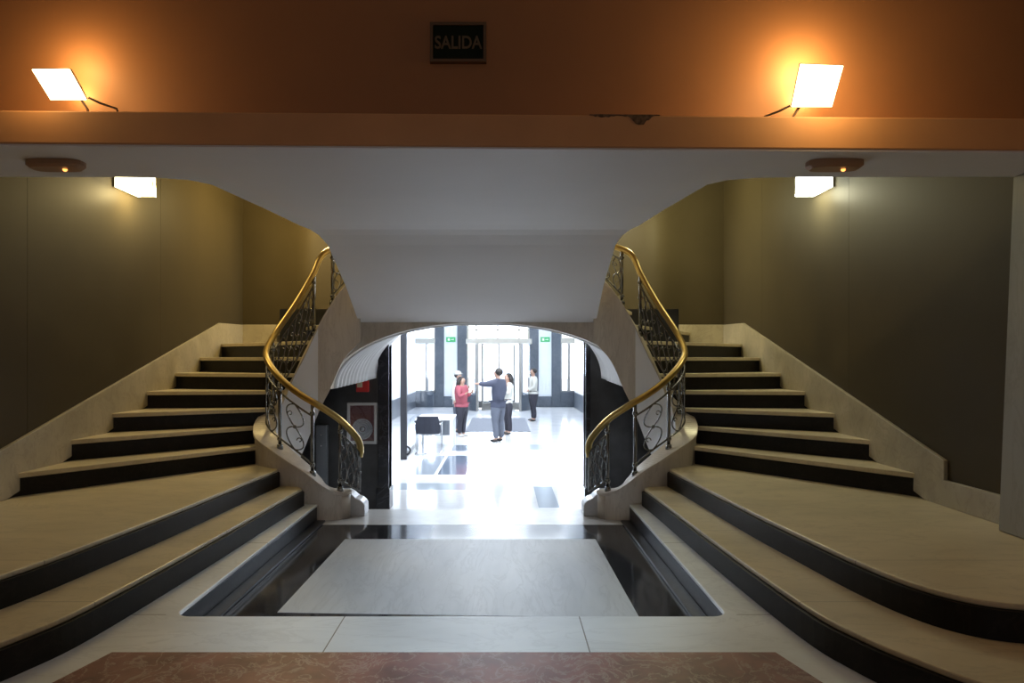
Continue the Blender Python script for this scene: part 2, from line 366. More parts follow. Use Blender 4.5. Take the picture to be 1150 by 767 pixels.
# ---------------------------------------------------------------- balustrades
RAIL = [(1.235, 7.40, .50, 0.00), (1.255, 7.36, .64, 0.02), (1.41, 7.25, .85, .12), (1.62, 7.19, 1.01, .24), (1.85, 7.23, 1.14, .42), (2.07, 7.33, 1.29, .55), (2.26, 7.50, 1.46, .64),
        (2.35, 7.68, 1.60, .74), (2.32, 7.92, 1.82, .98), (2.13, 8.04, 2.16, 1.38), (1.95, 8.11, 2.51, 1.78), (1.86, 8.13, 2.72, 1.97), (1.74, 8.165, 2.82, 2.17), (1.5, 8.2, 2.90, 2.47)]
POSTS = [2.05, 3.35, 5.1, 7.75, 10.1, 12.05]
def rp(s, t, v):
    p = cr(RAIL, t); return (s * p[0], p[1], p[3] + v * (p[2] - p[3]))
for s, side in ((-1, 'left'), (1, 'right')):
    ba = thing('balustrade', 'brass-railed iron balustrade with scrollwork winding up the %s flight' % side, 'balustrade', 'pair of balustrades')
    bm = bmesh.new(); path = [rp(s, i * 0.1, 1.0) for i in range(0, 131)]
    # flattened round rail with a small curl at its foot
    p0 = Vector(path[0]); curl = [(p0.x - s * 0.0, p0.y + .0, p0.z - .06), (p0.x - s * -.005, p0.y, p0.z - .03)]
    tube(bm, [Vector(c) for c in curl] + path, [0.024, 0.032] + [0.036] * len(path), 12)
    finish('handrail', bm, M['brass'], ba, smooth=True)
    for t in POSTS:
        b0 = Vector(rp(s, t, 0)); b1 = Vector(rp(s, t, 1.0))
        bm = bmesh.new(); tube(bm, [b0, b1], 0.019, 8); ball(bm, b0.lerp(b1, .84), 0.03); ball(bm, b0.lerp(b1, .12), 0.03)
        po = finish('post', bm, M['iron'], ba, smooth=True)
        bm = bmesh.new(); cyl(bm, b0 - Vector((0, 0, .03)), b0 + Vector((0, 0, .03)), 0.038, 0.03, 12)
        finish('post_foot', bm, M['iron'], po, smooth=True)
    spans = [(0.55, 2.05, 4), (2.05, 3.35, 0), (3.35, 5.1, 1), (5.1, 7.75, 2), (7.75, 10.1, 6), (10.1, 12.05, 0), (12.05, 13, 2)]
    for t0, t1, nm in spans:
        bm = bmesh.new()
        lo, hi = (0.13, 0.80)
        K = 16
        if nm:
            tube(bm, [rp(s, t0 + (t1 - t0) * i / K, lo) for i in range(K + 1)], 0.011, 6)
            tube(bm, [rp(s, t0 + (t1 - t0) * i / K, hi) for i in range(K + 1)], 0.011, 6)
        for j in range(nm):
            tc = t0 + (t1 - t0) * (j + .5) / nm
            w = (t1 - t0) / nm * (.46 if nm > 2 else (.26 if nm == 1 else .34))
            for sg in (-1, 1):
                tube(bm, [rp(s, tc + sg * w * (abs(math.sin(2 * PI * q / 32)) ** .8) * (1 if q else 0), lo + (hi - lo) * q / 32) for q in range(33)], 0.0105 if t0 < 2 else 0.0075, 6)
            ball(bm, rp(s, tc, (lo + hi) / 2), 0.02, u=8, v=6)
            for sg in (-1, 1):
                cc = rp(s, tc + sg * w * .55, lo + (hi - lo) * (.72 if sg > 0 else .28))
                # small scroll end
                pt = []
                for q in range(14):
                    a = q / 13 * 1.6 * PI; rr = 0.035 * (1 - q / 18)
                    e = rp(s, tc + sg * w * .55 + .1, 0.5); e0 = rp(s, tc + sg * w * .55, 0.5)
                    dv = (Vector(e) - Vector(e0)); dv.z = 0; dv.normalize()
                    pt.append(Vector(cc) + dv * rr * math.cos(a) + Vector((0, 0, rr * math.sin(a))))
                tube(bm, pt, 0.006, 5)
        if nm: finish('scroll_panel', bm, M['iron'], ba, smooth=True)

# ---------------------------------------------------------------- walls around the stairs
for s, side in ((-1, 'left'), (1, 'right')):
    # painted panels with hairline joints
    bm = bmesh.new(); ys = [4.0, 5.9, 8.2, 10.9] if s < 0 else [4.0, 6.9, 9.2, 10.9]
    for a, b in zip(ys, ys[1:]):
        box(bm, *sorted((s * 3.8, s * 3.95)), a, b - 0.004, ZL, 5.6)
    box(bm, *sorted((s * 3.806, s * 3.95)), 4.0, 10.9, ZL, 5.6)
    struct(finish('wall_%s' % side, bm, M['paint']))
    # raking skirting
    pr = [(4.6, .35), (5.42, .35), (5.42, .35), (5.7, .45), (9.92, 1.60), (10.8, 1.66), (10.8, 2.03), (9.85, 2.02), (5.36, .70), (5.36, .555), (4.6, .555)]
    pr = [(4.05, .35), (5.6, .35), (9.9, 1.55), (10.8, 1.6), (10.8, 2.05), (9.85, 2.03), (5.36, .71), (5.36, .555), (4.05, .555)]
    bm = bmesh.new()
    lo = [bm.verts.new((s * 3.80, p[0], p[1])) for p in pr]; hi = [bm.verts.new((s * 3.765, p[0], p[1])) for p in pr]
    bm.faces.new(lo[::-1]); bm.faces.new(hi)
    for i in range(len(pr)): bm.faces.new((lo[i], lo[(i + 1) % len(pr)], hi[(i + 1) % len(pr)], hi[i]))
    struct(finish('baseboard_%s' % side, bm, M['skirt'], bevel=0.006))
# curved back wall of the stair hall (bows gently, meets the sides)
bm = bmesh.new()
def ywall(x): return 10.80 + 0.55 * max(0.0, 1 - (abs(x) - 1.2) ** 2 / 6.0) * 0.0 + 0.0
n = 60; prev = None
for i in range(n + 1):
    x = -3.8 + 7.6 * i / n
    # two shallow convex bays either side of the middle
    u = abs(x)
    y = 10.80 - (0.10 * math.exp(-((u - 2.75) / 0.28) ** 2))
    c = [bm.verts.new((x, y, 2.05)), bm.verts.new((x, y, 5.6)), bm.verts.new((x, 11.0, 5.6)), bm.verts.new((x, 11.0, 2.05))]
    if prev:
        for k in range(4): bm.faces.new((prev[k], prev[(k + 1) % 4], c[(k + 1) % 4], c[k]))
    else: bm.faces.new(c[::-1])
    prev = c
bm.faces.new(prev)
struct(finish('wall_back', bm, M['paint'], smooth=False))
for p in bpy.data.objects['wall_back'].data.polygons: p.use_smooth = True
md = bpy.data.objects['wall_back'].modifiers.new('edge', 'EDGE_SPLIT'); md.split_angle = math.radians(50)
bm = bmesh.new()
for s in (-1, 1):
    box(bm, *sorted((s * 3.77, s * 2.0)), 10.70, 10.83, 1.62, 2.05)
struct(finish('baseboard_back', bm, M['skirt'], bevel=0.006))
# mid landing slab over the passage, and under-landing walls
struct(finish('floor_upper', B(-1.75, 1.75, 8.36, 10.82, 2.16, 2.28), M['tread']))

# arch: marble spandrel with elliptical opening, fluted vault and dark jamb wall behind
AX, AH, AZ, AR = 0.05, 1.81, 1.147, 0.80
def ell(cx, a, z0, h, th, n=2.08):
    c, si = math.cos(th), math.sin(th)
    return (cx + a * (abs(c) ** (2 / n)) * (1 if c >= 0 else -1), z0 + h * abs(si) ** (2 / n))
bm = bmesh.new(); K = 48
arcp = [ell(AX, AH, AZ, AR, PI * i / K) for i in range(K + 1)]      # right to left
top = []
for x, z in arcp:
    a = abs(x - 0.0)
    zt = 2.02 if a < 1.45 else max(z + .05, 2.02 - (a - 1.45) * 0.9)
    top.append((x, max(zt, z + 0.05)))
for (y0, y1) in ((8.205, 8.36),):
    fl = [bm.verts.new((p[0], y0, p[1])) for p in arcp]; ft = [bm.verts.new((p[0], y0, p[1])) for p in top]
    bl = [bm.verts.new((p[0], y1, p[1])) for p in arcp]; bt = [bm.verts.new((p[0], y1, p[1])) for p in top]
    for i in range(K):
        bm.faces.new((fl[i], fl[i + 1], ft[i + 1], ft[i])); bm.faces.new((bl[i + 1], bl[i], bt[i], bt[i + 1]))
        bm.faces.new((fl[i + 1], fl[i], bl[i], bl[i + 1])); bm.faces.new((ft[i], ft[i + 1], bt[i + 1], bt[i]))
    bm.faces.new((fl[0], ft[0], bt[0], bl[0])); bm.faces.new((fl[-1], bl[-1], bt[-1], ft[-1]))
struct(finish('wall_arch', bm, M['string']))
bm = bmesh.new(); rings = []; NR = 66
for j in range(NR + 1):
    f = j / NR; y = 8.36 + (8.93 - 8.36) * f
    cx = AX + (0.13 - AX) * f; a = AH + (1.445 - AH) * f; z0 = AZ + (1.268 - AZ) * f; h = AR + (.89 - AR) * f
    rib = 0.026 * abs(math.sin(PI * 9 * f / .72)) if f < .72 else 0.0
    rings.append([bm.verts.new((lambda q: (q[0], y, q[1]))(ell(cx, a - rib, z0, h - rib, PI * i / 64))) for i in range(65)])
for a, b in zip(rings, rings[1:]):
    for i in range(64): bm.faces.new((a[i], a[i + 1], b[i + 1], b[i]))
va = struct(finish('ceiling_vault', bm, M['vault'], smooth=True))
md = va.modifiers.new('solid', 'SOLIDIFY'); md.thickness = 0.03; md.offset = 1.0
# dark wall with doorway to the lobby
JL, JR = -1.174, 1.385
dw = []
struct(finish('wall_passage', BB((-2.6, JL, 8.9, 9.1, ZL, 2.16), (JR, 2.6, 8.9, 9.1, ZL, 2.16), (-1.9, 1.9, 8.95, 9.1, 2.16, 2.20)), M['darkwall']))
# pilaster strips with plinths beside the doorway
struct(finish('trim_2', BB((JL - .14, JL, 8.87, 9.12, ZL, 2.15), (JL - .16, JL + .015, 8.85, 9.14, ZL, -0.17)), M['black'], bevel=0.005))
struct(finish('trim_3', BB((JR, JR + .06, 8.87, 9.12, ZL, 2.15), (JR - .015, JR + .08, 8.85, 9.14, ZL, -0.17)), M['black'], bevel=0.005))

# ---------------------------------------------------------------- white soffit: flat landing underside, then sloping flight underside
st = [(4.10, 5.2, 2.73), (4.40, 5.2, 2.73), (4.58, 5.2, 2.73), (4.60, 2.3, 2.73), (4.62, 2.02, 2.73), (4.68, 1.84, 2.73), (4.80, 1.74, 2.73), (5.58, 1.63, 2.73), (6.25, 1.555, 2.73), (6.40, 1.50, 2.72), (6.52, 1.45, 2.69), (6.69, 1.41, 2.625), (7.43, 1.40, 2.295), (8.24, 1.425, 1.933)]
def fy(x): return 4.0 + 0.022 * x
bm = bmesh.new(); rings = []
y0 = lambda x, y: fy(x) - .022 if y < 4.2 else y
for y, w, z in st:
    dz = .015 if y < 4.59 else .2
    rings.append([bm.verts.new(p) for p in ((-w, y0(-w, y), z), (w, y0(w, y), z), (w, y0(w, y), z + dz), (-w, y0(-w, y), z + dz))])
for a, b in zip(rings, rings[1:]):
    for k in range(4): bm.faces.new((a[k], a[(k + 1) % 4], b[(k + 1) % 4], b[k]))
bm.faces.new(rings[0]); bm.faces.new(rings[-1][::-1])
struct(finish('ceiling_soffit', bm, M['plaster']))
# fascia ledge in front of it, turned very slightly
def fy(x): return 4.0 + 0.022 * x
bm = bmesh.new(); prism(bm, [(-5.2, fy(-5.2) - .03), (5.2, fy(5.2) - .03), (5.2, 4.32), (-5.2, 4.32)], 2.74, 2.93)
# chipped upper edge: push a few vertices of the top front edge down
fas = struct(finish('trim_4', bm, M['fascia'], bevel=0.008))
bm = bmesh.new()
x0, _, _ = at(662, 130, 4.0); x1, _, _ = at(741, 130, 4.0)
edge = []; nn = 26
for i in range(nn + 1):
    x = x0 + (x1 - x0) * i / nn; f = i / nn
    dep = 0.004 + 0.022 * max(0, math.sin(PI * min(1, f / .42))) * .6 + 0.055 * max(0, math.exp(-((f - .72) / .13) ** 2)) + random.uniform(-.006, .006)
    edge.append((x, max(.002, dep)))
lo = []; hi = []
for x, dep in edge:
    y = fy(x) - .03
    lo.append(bm.verts.new((x, y - .003, 2.932 - dep))); hi.append(bm.verts.new((x, y - .003, 2.9335)))
for i in range(nn): bm.faces.new((lo[i], lo[i + 1], hi[i + 1], hi[i]))
ext = bmesh.ops.extrude_face_region(bm, geom=bm.faces[:])
for v in [g for g in ext['geom'] if isinstance(g, bmesh.types.BMVert)]: v.co.y += .03
struct(finish('trim_5', bm, M['broken']))
struct(finish('wall_upper', B(-5.2, 5.2, 4.30, 4.45, 2.935, 5.6), M['orange']))
# pier at the right (and its twin, out of view, at the left)
for s, nme in ((1, 'trim_6'), (-1, 'trim_7')):
    bm = bmesh.new()
    q = [(3.63, 4.10), (3.66, 4.04), (5.2, 4.04), (5.2, 4.62), (3.66, 4.62), (3.63, 4.58)]
    lo = [bm.verts.new((s * a, b, .35)) for a, b in q]; hi = [bm.verts.new((s * (a + (.10 if a < 4 else 0)), b, 2.73)) for a, b in q]
    bm.faces.new(lo[::-1]); bm.faces.new(hi)
    for i in range(6): bm.faces.new((lo[i], lo[(i + 1) % 6], hi[(i + 1) % 6], hi[i]))
    struct(finish(nme, bm, M['pier'], bevel=0.012))

# hall shell behind the camera and high ceiling
struct(finish('wall_hall_left', B(-5.35, -5.2, -6.2, 4.45, -.2, 5.6), M['orange']))
struct(finish('wall_hall_right', B(5.2, 5.35, -6.2, 4.45, -.2, 5.6), M['orange']))
struct(finish('wall_hall_rear', B(-5.35, 5.35, -6.35, -6.2, -.2, 5.6), M['orange']))
struct(finish('ceiling', B(-5.35, 5.35, -6.35, 11.1, 5.6, 5.75), M['plaster']))

# ---------------------------------------------------------------- signs and lamps on the hall side
sg = thing('exit_sign', 'dark green sign reading SALIDA high on the orange wall', 'sign')
cx, cy, cz = at(514.5, 47.5, 4.27)
finish('panel', B(cx - .160, cx + .160, 4.272, 4.299, cz - .108, cz + .108), M['signdark'], sg, bevel=0.003)
fw, fh = .176, .124
finish('frame', BB((cx - fw, cx + fw, 4.262, 4.299, cz + .106, cz + fh), (cx - fw, cx + fw, 4.262, 4.299, cz - fh, cz - .106), (cx - fw, cx - .158, 4.262, 4.299, cz - .106, cz + .106), (cx + .158, cx + fw, 4.262, 4.299, cz - .106, cz + .106)), M['signframe'], sg)
def text_mesh(txt, size, name, mat, parent, loc, rot=(PI / 2, 0, 0), sx=1.0):
    cu = bpy.data.curves.new(name, 'FONT'); cu.body = txt; cu.size = size; cu.extrude = 0.002; cu.align_x = 'CENTER'; cu.align_y = 'CENTER'; cu.offset = 0.002
    o = bpy.data.objects.new(name, cu); COL.objects.link(o)
    dg = bpy.context.evaluated_depsgraph_get(); me = bpy.data.meshes.new_from_object(o.evaluated_get(dg))
    bpy.data.objects.remove(o)
    me.materials.clear(); me.materials.append(mat)
    o = bpy.data.objects.new(name, me); COL.objects.link(o); o.location = loc; o.rotation_euler = rot; o.scale = (sx, 1, 1); o.parent = parent
    return o
text_mesh('SALIDA', 0.112, 'lettering', M['signtext'], sg, (cx, 4.269, cz - .005), sx=0.80)

def floodlight(quad, label, mirror_stem):
    f = thing('floodlight', label, 'floodlight', 'pair of floodlights on the ledge')
    # quad: four photo points (tl, tr, br, bl); the lens leans towards the floor
    P = [Vector(at(quad[0][0], quad[0][1], 4.00)), Vector(at(quad[1][0], quad[1][1], 4.00)), Vector(at(quad[2][0], quad[2][1], 4.13)), Vector(at(quad[3][0], quad[3][1], 4.13))]
    nrm = (P[1] - P[0]).cross(P[3] - P[0]).normalized()
    if nrm.y > 0: nrm = -nrm
    c = sum(P, Vector()) / 4
    bm = bmesh.new(); v = [bm.verts.new(p + nrm * .003) for p in P]; w = [bm.verts.new(p - nrm * .004) for p in P]
    bm.faces.new(v); bm.faces.new(w[::-1])
    for i in range(4): bm.faces.new((v[i], w[i], w[(i + 1) % 4], v[(i + 1) % 4]))
    finish('lens', bm, M['flood'], f)
    bm = bmesh.new(); fr = [bm.verts.new(c + (p - c) * 1.06 - nrm * .006) for p in P]; bk = [bm.verts.new(c + (p - c) * .62 - nrm * .085) for p in P]
    bm.faces.new(fr); bm.faces.new(bk[::-1])
    for i in range(4): bm.faces.new((fr[i], bk[i], bk[(i + 1) % 4], fr[(i + 1) % 4]))
    finish('housing', bm, M['housing'], f, bevel=0.004)
    bm = bmesh.new(); a = P[2].lerp(P[3], .25) - nrm * .03
    tube(bm, [a, Vector((a.x + .03 * mirror_stem, a.y + .03, a.z - .06)), Vector((a.x + .04 * mirror_stem, min(a.y + .05, 4.2), 2.93))], .008, 6)
    finish('bracket', bm, M['housing'], f, smooth=True)
    bm = bmesh.new(); b0 = P[2] - nrm * .03
    tube(bm, [b0, b0 + Vector((.05 * mirror_stem, .04, -.02)), b0 + Vector((.12 * mirror_stem, .09, -.035)), b0 + Vector((.13 * mirror_stem, .12, -.10)), Vector((b0.x + .13 * mirror_stem, 4.27, 2.94))], .007, 6)
    finish('cable', bm, M['blackplastic'], f, smooth=True)
    return c, nrm
fl1 = floodlight([(36, 78), (78, 78), (97, 112), (57, 112)], 'halogen floodlight glowing at the left end of the plaster ledge', 1)
fl2 = floodlight([(947, 74), (899, 72), (889, 120), (934, 120)], 'halogen floodlight glowing at the right end of the plaster ledge', -1)

def sconce(s, label, mat):
    f = thing('wall_lamp', label, 'wall lamp', 'pair of stair wall lamps')
    z = 3.47; y0, y1 = 7.22, 7.66
    X = lambda a: s * (3.8 - a)
    finish('back_plate', B(*sorted((X(0), X(.02))), y0 - .03, y1 + .04, z - .15, z + .24), M['chrome'], f)
    finish('diffuser', B(*sorted((X(.02), X(.19))), y0, y1, z - .12, z + .22), mat, f, bevel=.01)
    finish('end_bracket', B(*sorted((X(.02), X(.205))), y1 + .012, y1 + .026, z - .14, z + .23), M['chrome'], f)
    finish('edge_strip', B(*sorted((X(.192), X(.203))), y1 - .05, y1 - .03, z - .09, z + .02), M['iron'], f)
sconce(-1, 'glowing box lamp high on the dark wall above the left flight', M['sconceL'])
sconce(1, 'glowing box lamp high on the dark wall above the right flight', M['sconceR'])

def emergency(px, label, sgn):
    e = thing('emergency_light', label, 'emergency light', 'pair of soffit emergency lights')
    x, y, _ = at(px, 182, 4.24)
    y = 1.23 * F / (404 - 181.5); x = (px - VX) * y / F + CX
    bm = bmesh.new(); ring = [[(x + .17 * k * math.copysign(abs(math.cos(a)) ** .6, math.cos(a)), y + .075 * k * math.copysign(abs(math.sin(a)) ** .6, math.sin(a))) for a in [2 * PI * i / 32 for i in range(32)]] for k in (1.0, .86)]
    v0 = [bm.verts.new((a, b, 2.729)) for a, b in ring[0]]; v1 = [bm.verts.new((a, b, 2.70)) for a, b in ring[0]]; v2 = [bm.verts.new((a, b, 2.682)) for a, b in ring[1]]
    for a, b in ((v0, v1), (v1, v2)):
        for i in range(32): bm.faces.new((a[i], a[(i + 1) % 32], b[(i + 1) % 32], b[i]))
    bm.faces.new(v2); bm.faces.new(v0[::-1])
    finish('case', bm, M['amber'], e)
    bm = bmesh.new(); ball(bm, (x + .055, y, 2.682), .014)
    finish('indicator', bm, M['led'], e, smooth=True)
emergency(63, 'oval emergency light on the white soffit below the left floodlight', -1)
emergency(937, 'oval emergency light on the white soffit below the right floodlight', 1)

# ---------------------------------------------------------------- on the dark passage wall
def pxbox(x0, x1, y0, y1, d, th):
    a = at(x0, y0, d); b = at(x1, y1, d)
    return (a[0], b[0], d - th, d, b[2], a[2])
hc = thing('hose_cabinet', 'glass fronted fire hose cabinet in a pale frame on dark passage wall', 'hose cabinet')
x0, x1, y0, y1, z0, z1 = pxbox(391, 424, 452, 498, 8.9, .06)
finish('body', B(x0 + .01, x1 - .01, 8.875, 8.9, z0 + .01, z1 - .01), M['maroon'], hc)
t = .035
finish('frame', BB((x0, x1, 8.84, 8.9, z1 - t, z1), (x0, x1, 8.84, 8.9, z0, z0 + t), (x0, x0 + t, 8.84, 8.9, z0 + t, z1 - t), (x1 - t, x1, 8.84, 8.9, z0 + t, z1 - t)), M['alu'], hc, bevel=.004)
bm = bmesh.new(); xc = (x0 + x1) / 2; zc = z0 + .19
for rr in (.125, .10, .075, .05): tube(bm, [(xc + rr * math.cos(a), 8.866, zc + rr * math.sin(a)) for a in [2 * PI * i / 24 for i in range(25)]], .012, 6)
cyl(bm, (xc, 8.875, zc), (xc, 8.855, zc), .03)
finish('hose_reel', bm, M['alu'], hc, smooth=True)
finish('pane', B(x0 + t, x1 - t, 8.846, 8.849, z0 + t, z1 - t), M['glass'], hc)
fa = thing('fire_alarm', 'small red alarm box with ivory top on dark wall above hose cabinet', 'alarm')
x0, x1, y0, y1, z0, z1 = pxbox(401, 415, 427, 440, 8.9, .08)
finish('body', B(x0, x1, 8.83, 8.9, z0, z1), M['redplastic'], fa, bevel=.01)
finish('cover', B(x0 + .015, x0 + .085, 8.815, 8.83, z0 + .06, z1 + .015), M['ivory'], fa, bevel=.006)
mp = thing('wall_cabinet', 'narrow grey metal cabinet on the dark wall behind the left balustrade', 'cabinet')
x0, x1, y0, y1, z0, z1 = pxbox(357, 369, 477, 534, 8.9, .1)
finish('body', B(x0, x1, 8.80, 8.9, ZL, z1), M['greymetal'], mp, bevel=.006)
for dz in (.12, .26):
    bm = bmesh.new(); ball(bm, ((x0 + x1) / 2, 8.797, z1 - dz), .012)
    finish('lock', bm, M['chrome'], mp, smooth=True)

# ---------------------------------------------------------------- lobby
D = 28.2; S = F / D
def bxx(px): return (px - VX) / S + CX
def bz(py): return EYE - (py - VY) / S
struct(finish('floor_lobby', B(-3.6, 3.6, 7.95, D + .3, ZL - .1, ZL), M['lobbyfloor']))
struct(finish('ceiling_lobby', B(-3.6, 3.6, 11.0, D + .3, 3.9, 4.0), M['lobbywhite']))
struct(finish('wall_lobby_front', BB((-3.6, 3.6, 11.01, 11.12, 2.15, 3.9), (-3.6, -1.62, 11.01, 11.12, ZL, 2.15), (1.74, 3.6, 11.01, 11.12, ZL, 2.15)), M['lobbywhite']))
struct(finish('wall_passage_left', B(-1.75, -1.62, 9.1, 11.01, ZL, 2.16), M['lobbywhite']))
struct(finish('wall_passage_right', B(1.74, 1.87, 9.1, 11.01, ZL, 2.16), M['lobbywhite']))
for s, side in ((-1, 'left'), (1, 'right')):
    struct(finish('wall_lobby_%s' % side, B(*sorted((s * 3.28, s * 3.6)), 11.1, D + .3, ZL, 3.95), M['lobbywhite']))
    struct(finish('baseboard_lobby_%s' % side, B(*sorted((s * 3.25, s * 3.28)), 11.12, D, ZL, .18), M['lobbydark']))
# facade wall pieces: dark pilasters, white panels, wainscot, lintel
pil = [(489, 498.6), (513.8, 524.4), (594.5, 604.6), (619.4, 629.6)]
i = 8
for a, b in pil:
    struct(finish('trim_%d' % i, B(bxx(a), bxx(b), D - .12, D + .2, ZL, 3.95), M['lobbydark'], bevel=.01)); i += 1
for a, b in ((498.6, 513.8), (604.6, 619.4)):
    bm = bmesh.new(); x0, x1 = bxx(a), bxx(b); nf = 6; w = (x1 - x0) / nf
    for k in range(nf): box(bm, x0 + k * w + .006, x0 + (k + 1) * w - .006, D - .06, D + .2, bz(445), 3.95)
    box(bm, x0, x1, D - .045, D + .2, bz(445), 3.95)
    struct(finish('trim_%d' % i, bm, M['lobbywhite'], bevel=.006)); i += 1
    struct(finish('trim_%d' % i, B(x0, x1, D - .14, D + .2, ZL, bz(445)), M['lobbydark'])); i += 1
wn = 1
for a, b, mull in ((462, 489, 479.5), (629.6, 647, 638.8)):
    x0, x1 = bxx(a), bxx(b)
    struct(finish('trim_%d' % i, B(x0, x1, D - .1, D + .2, ZL, bz(440)), M['lobbydark'])); i += 1
    struct(finish('trim_%d' % i, B(x0, x1, D - .05, D + .2, bz(386), bz(379.5)), M['cream'])); i += 1
    w = struct(finish('window_%d' % wn, BB((x0, x0 + .06, D, D + .1, bz(440), 3.9), (x1 - .06, x1, D, D + .1, bz(440), 3.9), (bxx(mull) - .06, bxx(mull) + .06, D - .02, D + .1, bz(440), bz(386)), (x0, x1, D, D + .1, bz(440), bz(440) + .06), (x0, x1, D, D + .1, 3.84, 3.9)), M['steel'], bevel=.004))
    finish('pane', B(x0 + .05, x1 - .05, D + .05, D + .056, bz(440) + .05, 3.85), M['glass'], w); wn += 1
struct(finish('wall_facade_ends', BB((-3.6, bxx(462), D, D + .2, ZL, 3.95), (bxx(647), 3.6, D, D + .2, ZL, 3.95)), M['lobbywhite']))
# revolving door in the middle bay
rd = struct(finish('door_1', BB((bxx(524.4), bxx(594.5), D - .35, D + .2, bz(386.5), bz(380.5)), (bxx(524.4), bxx(526.5), D - .05, D + .1, ZL, 3.9), (bxx(592.5), bxx(594.5), D - .05, D + .1, ZL, 3.9), (bxx(559) - .03, bxx(559) + .03, D, D + .08, bz(380.5), 3.9), (bxx(535) - .03, bxx(535) + .03, D, D + .08, bz(380.5), 3.9), (bxx(583) - .03, bxx(583) + .03, D, D + .08, bz(380.5), 3.9), (bxx(524.4), bxx(594.5), D, D + .08, bz(371.5), bz(370))), M['cream'], bevel=.006))
finish('pane', B(bxx(526), bxx(593), D + .04, D + .046, bz(380.5), 3.85), M['glass'], rd)
DX, DY, DR = 0.17, D - 1.35, 1.18
def arcw(a0, a1, z0, z1, r, th, mat, name, parent, n=18):
    bm = bmesh.new(); rs = []
    for q in range(n + 1):
        a = math.radians(a0 + (a1 - a0) * q / n)
        rs.append([bm.verts.new((DX + rr * math.cos(a), DY + rr * math.sin(a), z)) for rr, z in ((r, z0), (r + th, z0), (r + th, z1), (r, z1))])
    for a, b in zip(rs, rs[1:]):
        for k in range(4): bm.faces.new((a[k], a[(k + 1) % 4], b[(k + 1) % 4], b[k]))
    bm.faces.new(rs[0]); bm.faces.new(rs[-1][::-1])
    return finish(name, bm, mat, parent, smooth=False)
for a0, a1 in ((-48, 40), (140, 228)):
    arcw(a0, a1, ZL, ZL + .62, DR, .06, M['lobbydark'], 'kick_panel', rd)
    arcw(a0, a1, ZL + .62, bz(386.5), DR + .02, .012, M['glass'], 'curved_pane', rd)
    for a in (a0, a1):
        ar = math.radians(a); x, y = DX + (DR + .03) * math.cos(ar), DY + (DR + .03) * math.sin(ar)
        finish('post', B(x - .05, x + .05, y - .05, y + .05, ZL, bz(386.5)), M['steel'], rd, bevel=.008)
arcw(-180, 180, bz(386.5) - .02, bz(382), DR - .02, .14, M['cream'], 'canopy_ring', rd, n=40)
bm = bmesh.new(); cyl(bm, (DX, DY, ZL), (DX, DY, bz(386.5)), .035)
finish('shaft', bm, M['steel'], rd, smooth=True)
for a in (55, 145, 235, 325):
    ar = math.radians(a); ca, sa = math.cos(ar), math.sin(ar)
    def leaf_bar(r0, r1, z0, z1, th):
        bm = bmesh.new(); q = []
        for r in (r0, r1):
            for e in (-th, th): q.append((DX + ca * r - sa * e, DY + sa * r + ca * e))
        prism(bm, [q[0], q[1], q[3], q[2]], z0, z1); return bm
    bmx = bmesh.new()
    lf = finish('door_leaf', leaf_bar(1.05, 1.12, ZL + .02, bz(387.5), .02), M['steel'], rd)
    finish('rail', leaf_bar(.03, 1.05, ZL + .02, ZL + .3, .018), M['steel'], lf)
    finish('pane', leaf_bar(.03, 1.05, ZL + .3, bz(387.5), .003), M['glass'], lf)
# street outside
struct(finish('ground_street', B(-30, 30, D + .3, 70, ZL - .15, ZL - .02), M['asphalt']))
# green signs on the white panels
for a, lab in ((506.5, 'green exit sign on the fluted white panel left of the revolving door'), (612.2, 'green exit sign on the fluted white panel right of the revolving door')):
    e = thing('emergency_exit_sign', lab, 'sign', 'green exit signs in the lobby')
    x = bxx(a); z = bz(381.3)
    finish('panel', B(x - .19, x + .19, D - .1, D - .06, z - .10, z + .10), M['green'], e, bevel=.004)
    finish('pictogram', BB((x - .13, x - .04, D - .105, D - .1, z - .05, z + .05), (x, x + .13, D - .105, D - .1, z - .012, z + .012), (x + .09, x + .115, D - .105, D - .1, z - .035, z + .035)), M['signwhite'], e)
# entrance mat
mo = finish('entrance_mat', B(-.70, 1.07, 18.5, 22.8, ZL, ZL + .012), M['mat'], bevel=.004); tag(mo, 'grey entrance mat on the white lobby floor before the revolving door', 'mat')
# glass screen with dark post
gs = thing('glass_screen', 'dark post and glass screen standing left in the lobby', 'screen')
finish('post', B(-1.685, -1.565, 13.3, 13.42, ZL, 3.0), M['blackplastic'], gs, bevel=.006)
finish('top_rail', B(-1.65, -1.60, 13.42, 19.0, 2.9, 3.0), M['steel'], gs)
finish('kick_rail', B(-1.65, -1.60, 13.42, 19.0, ZL, ZL + .12), M['steel'], gs)
finish('pane', B(-1.63, -1.62, 13.42, 19.0, ZL + .12, 2.9), M['glass'], gs)
bm = bmesh.new(); tube(bm, [(-1.565, 13.34, -.36), (-1.52, 13.33, -.33), (-1.49, 13.33, -.27), (-1.52, 13.33, -.21), (-1.565, 13.34, -.19)], .02, 8)
finish('handle', bm, M['blackplastic'], gs, smooth=True)
# table
tb = thing('table', 'white topped reception table with dark front panel behind the chair', 'table')
tz = .24
finish('tabletop', B(-1.56, -.76, 14.6, 15.8, tz - .04, tz), M['whitelam'], tb, bevel=.006)
finish('modesty_panel', B(-1.50, -.86, 15.2, 15.22, -.18, tz - .04), M['greymetal'], tb)
for x, y in ((-1.53, 14.64), (-.80, 14.64), (-1.53, 15.76), (-.80, 15.76)):
    finish('leg', B(x - .025, x + .025, y - .025, y + .025, ZL, tz - .04), M['whitelam'], tb, bevel=.004)
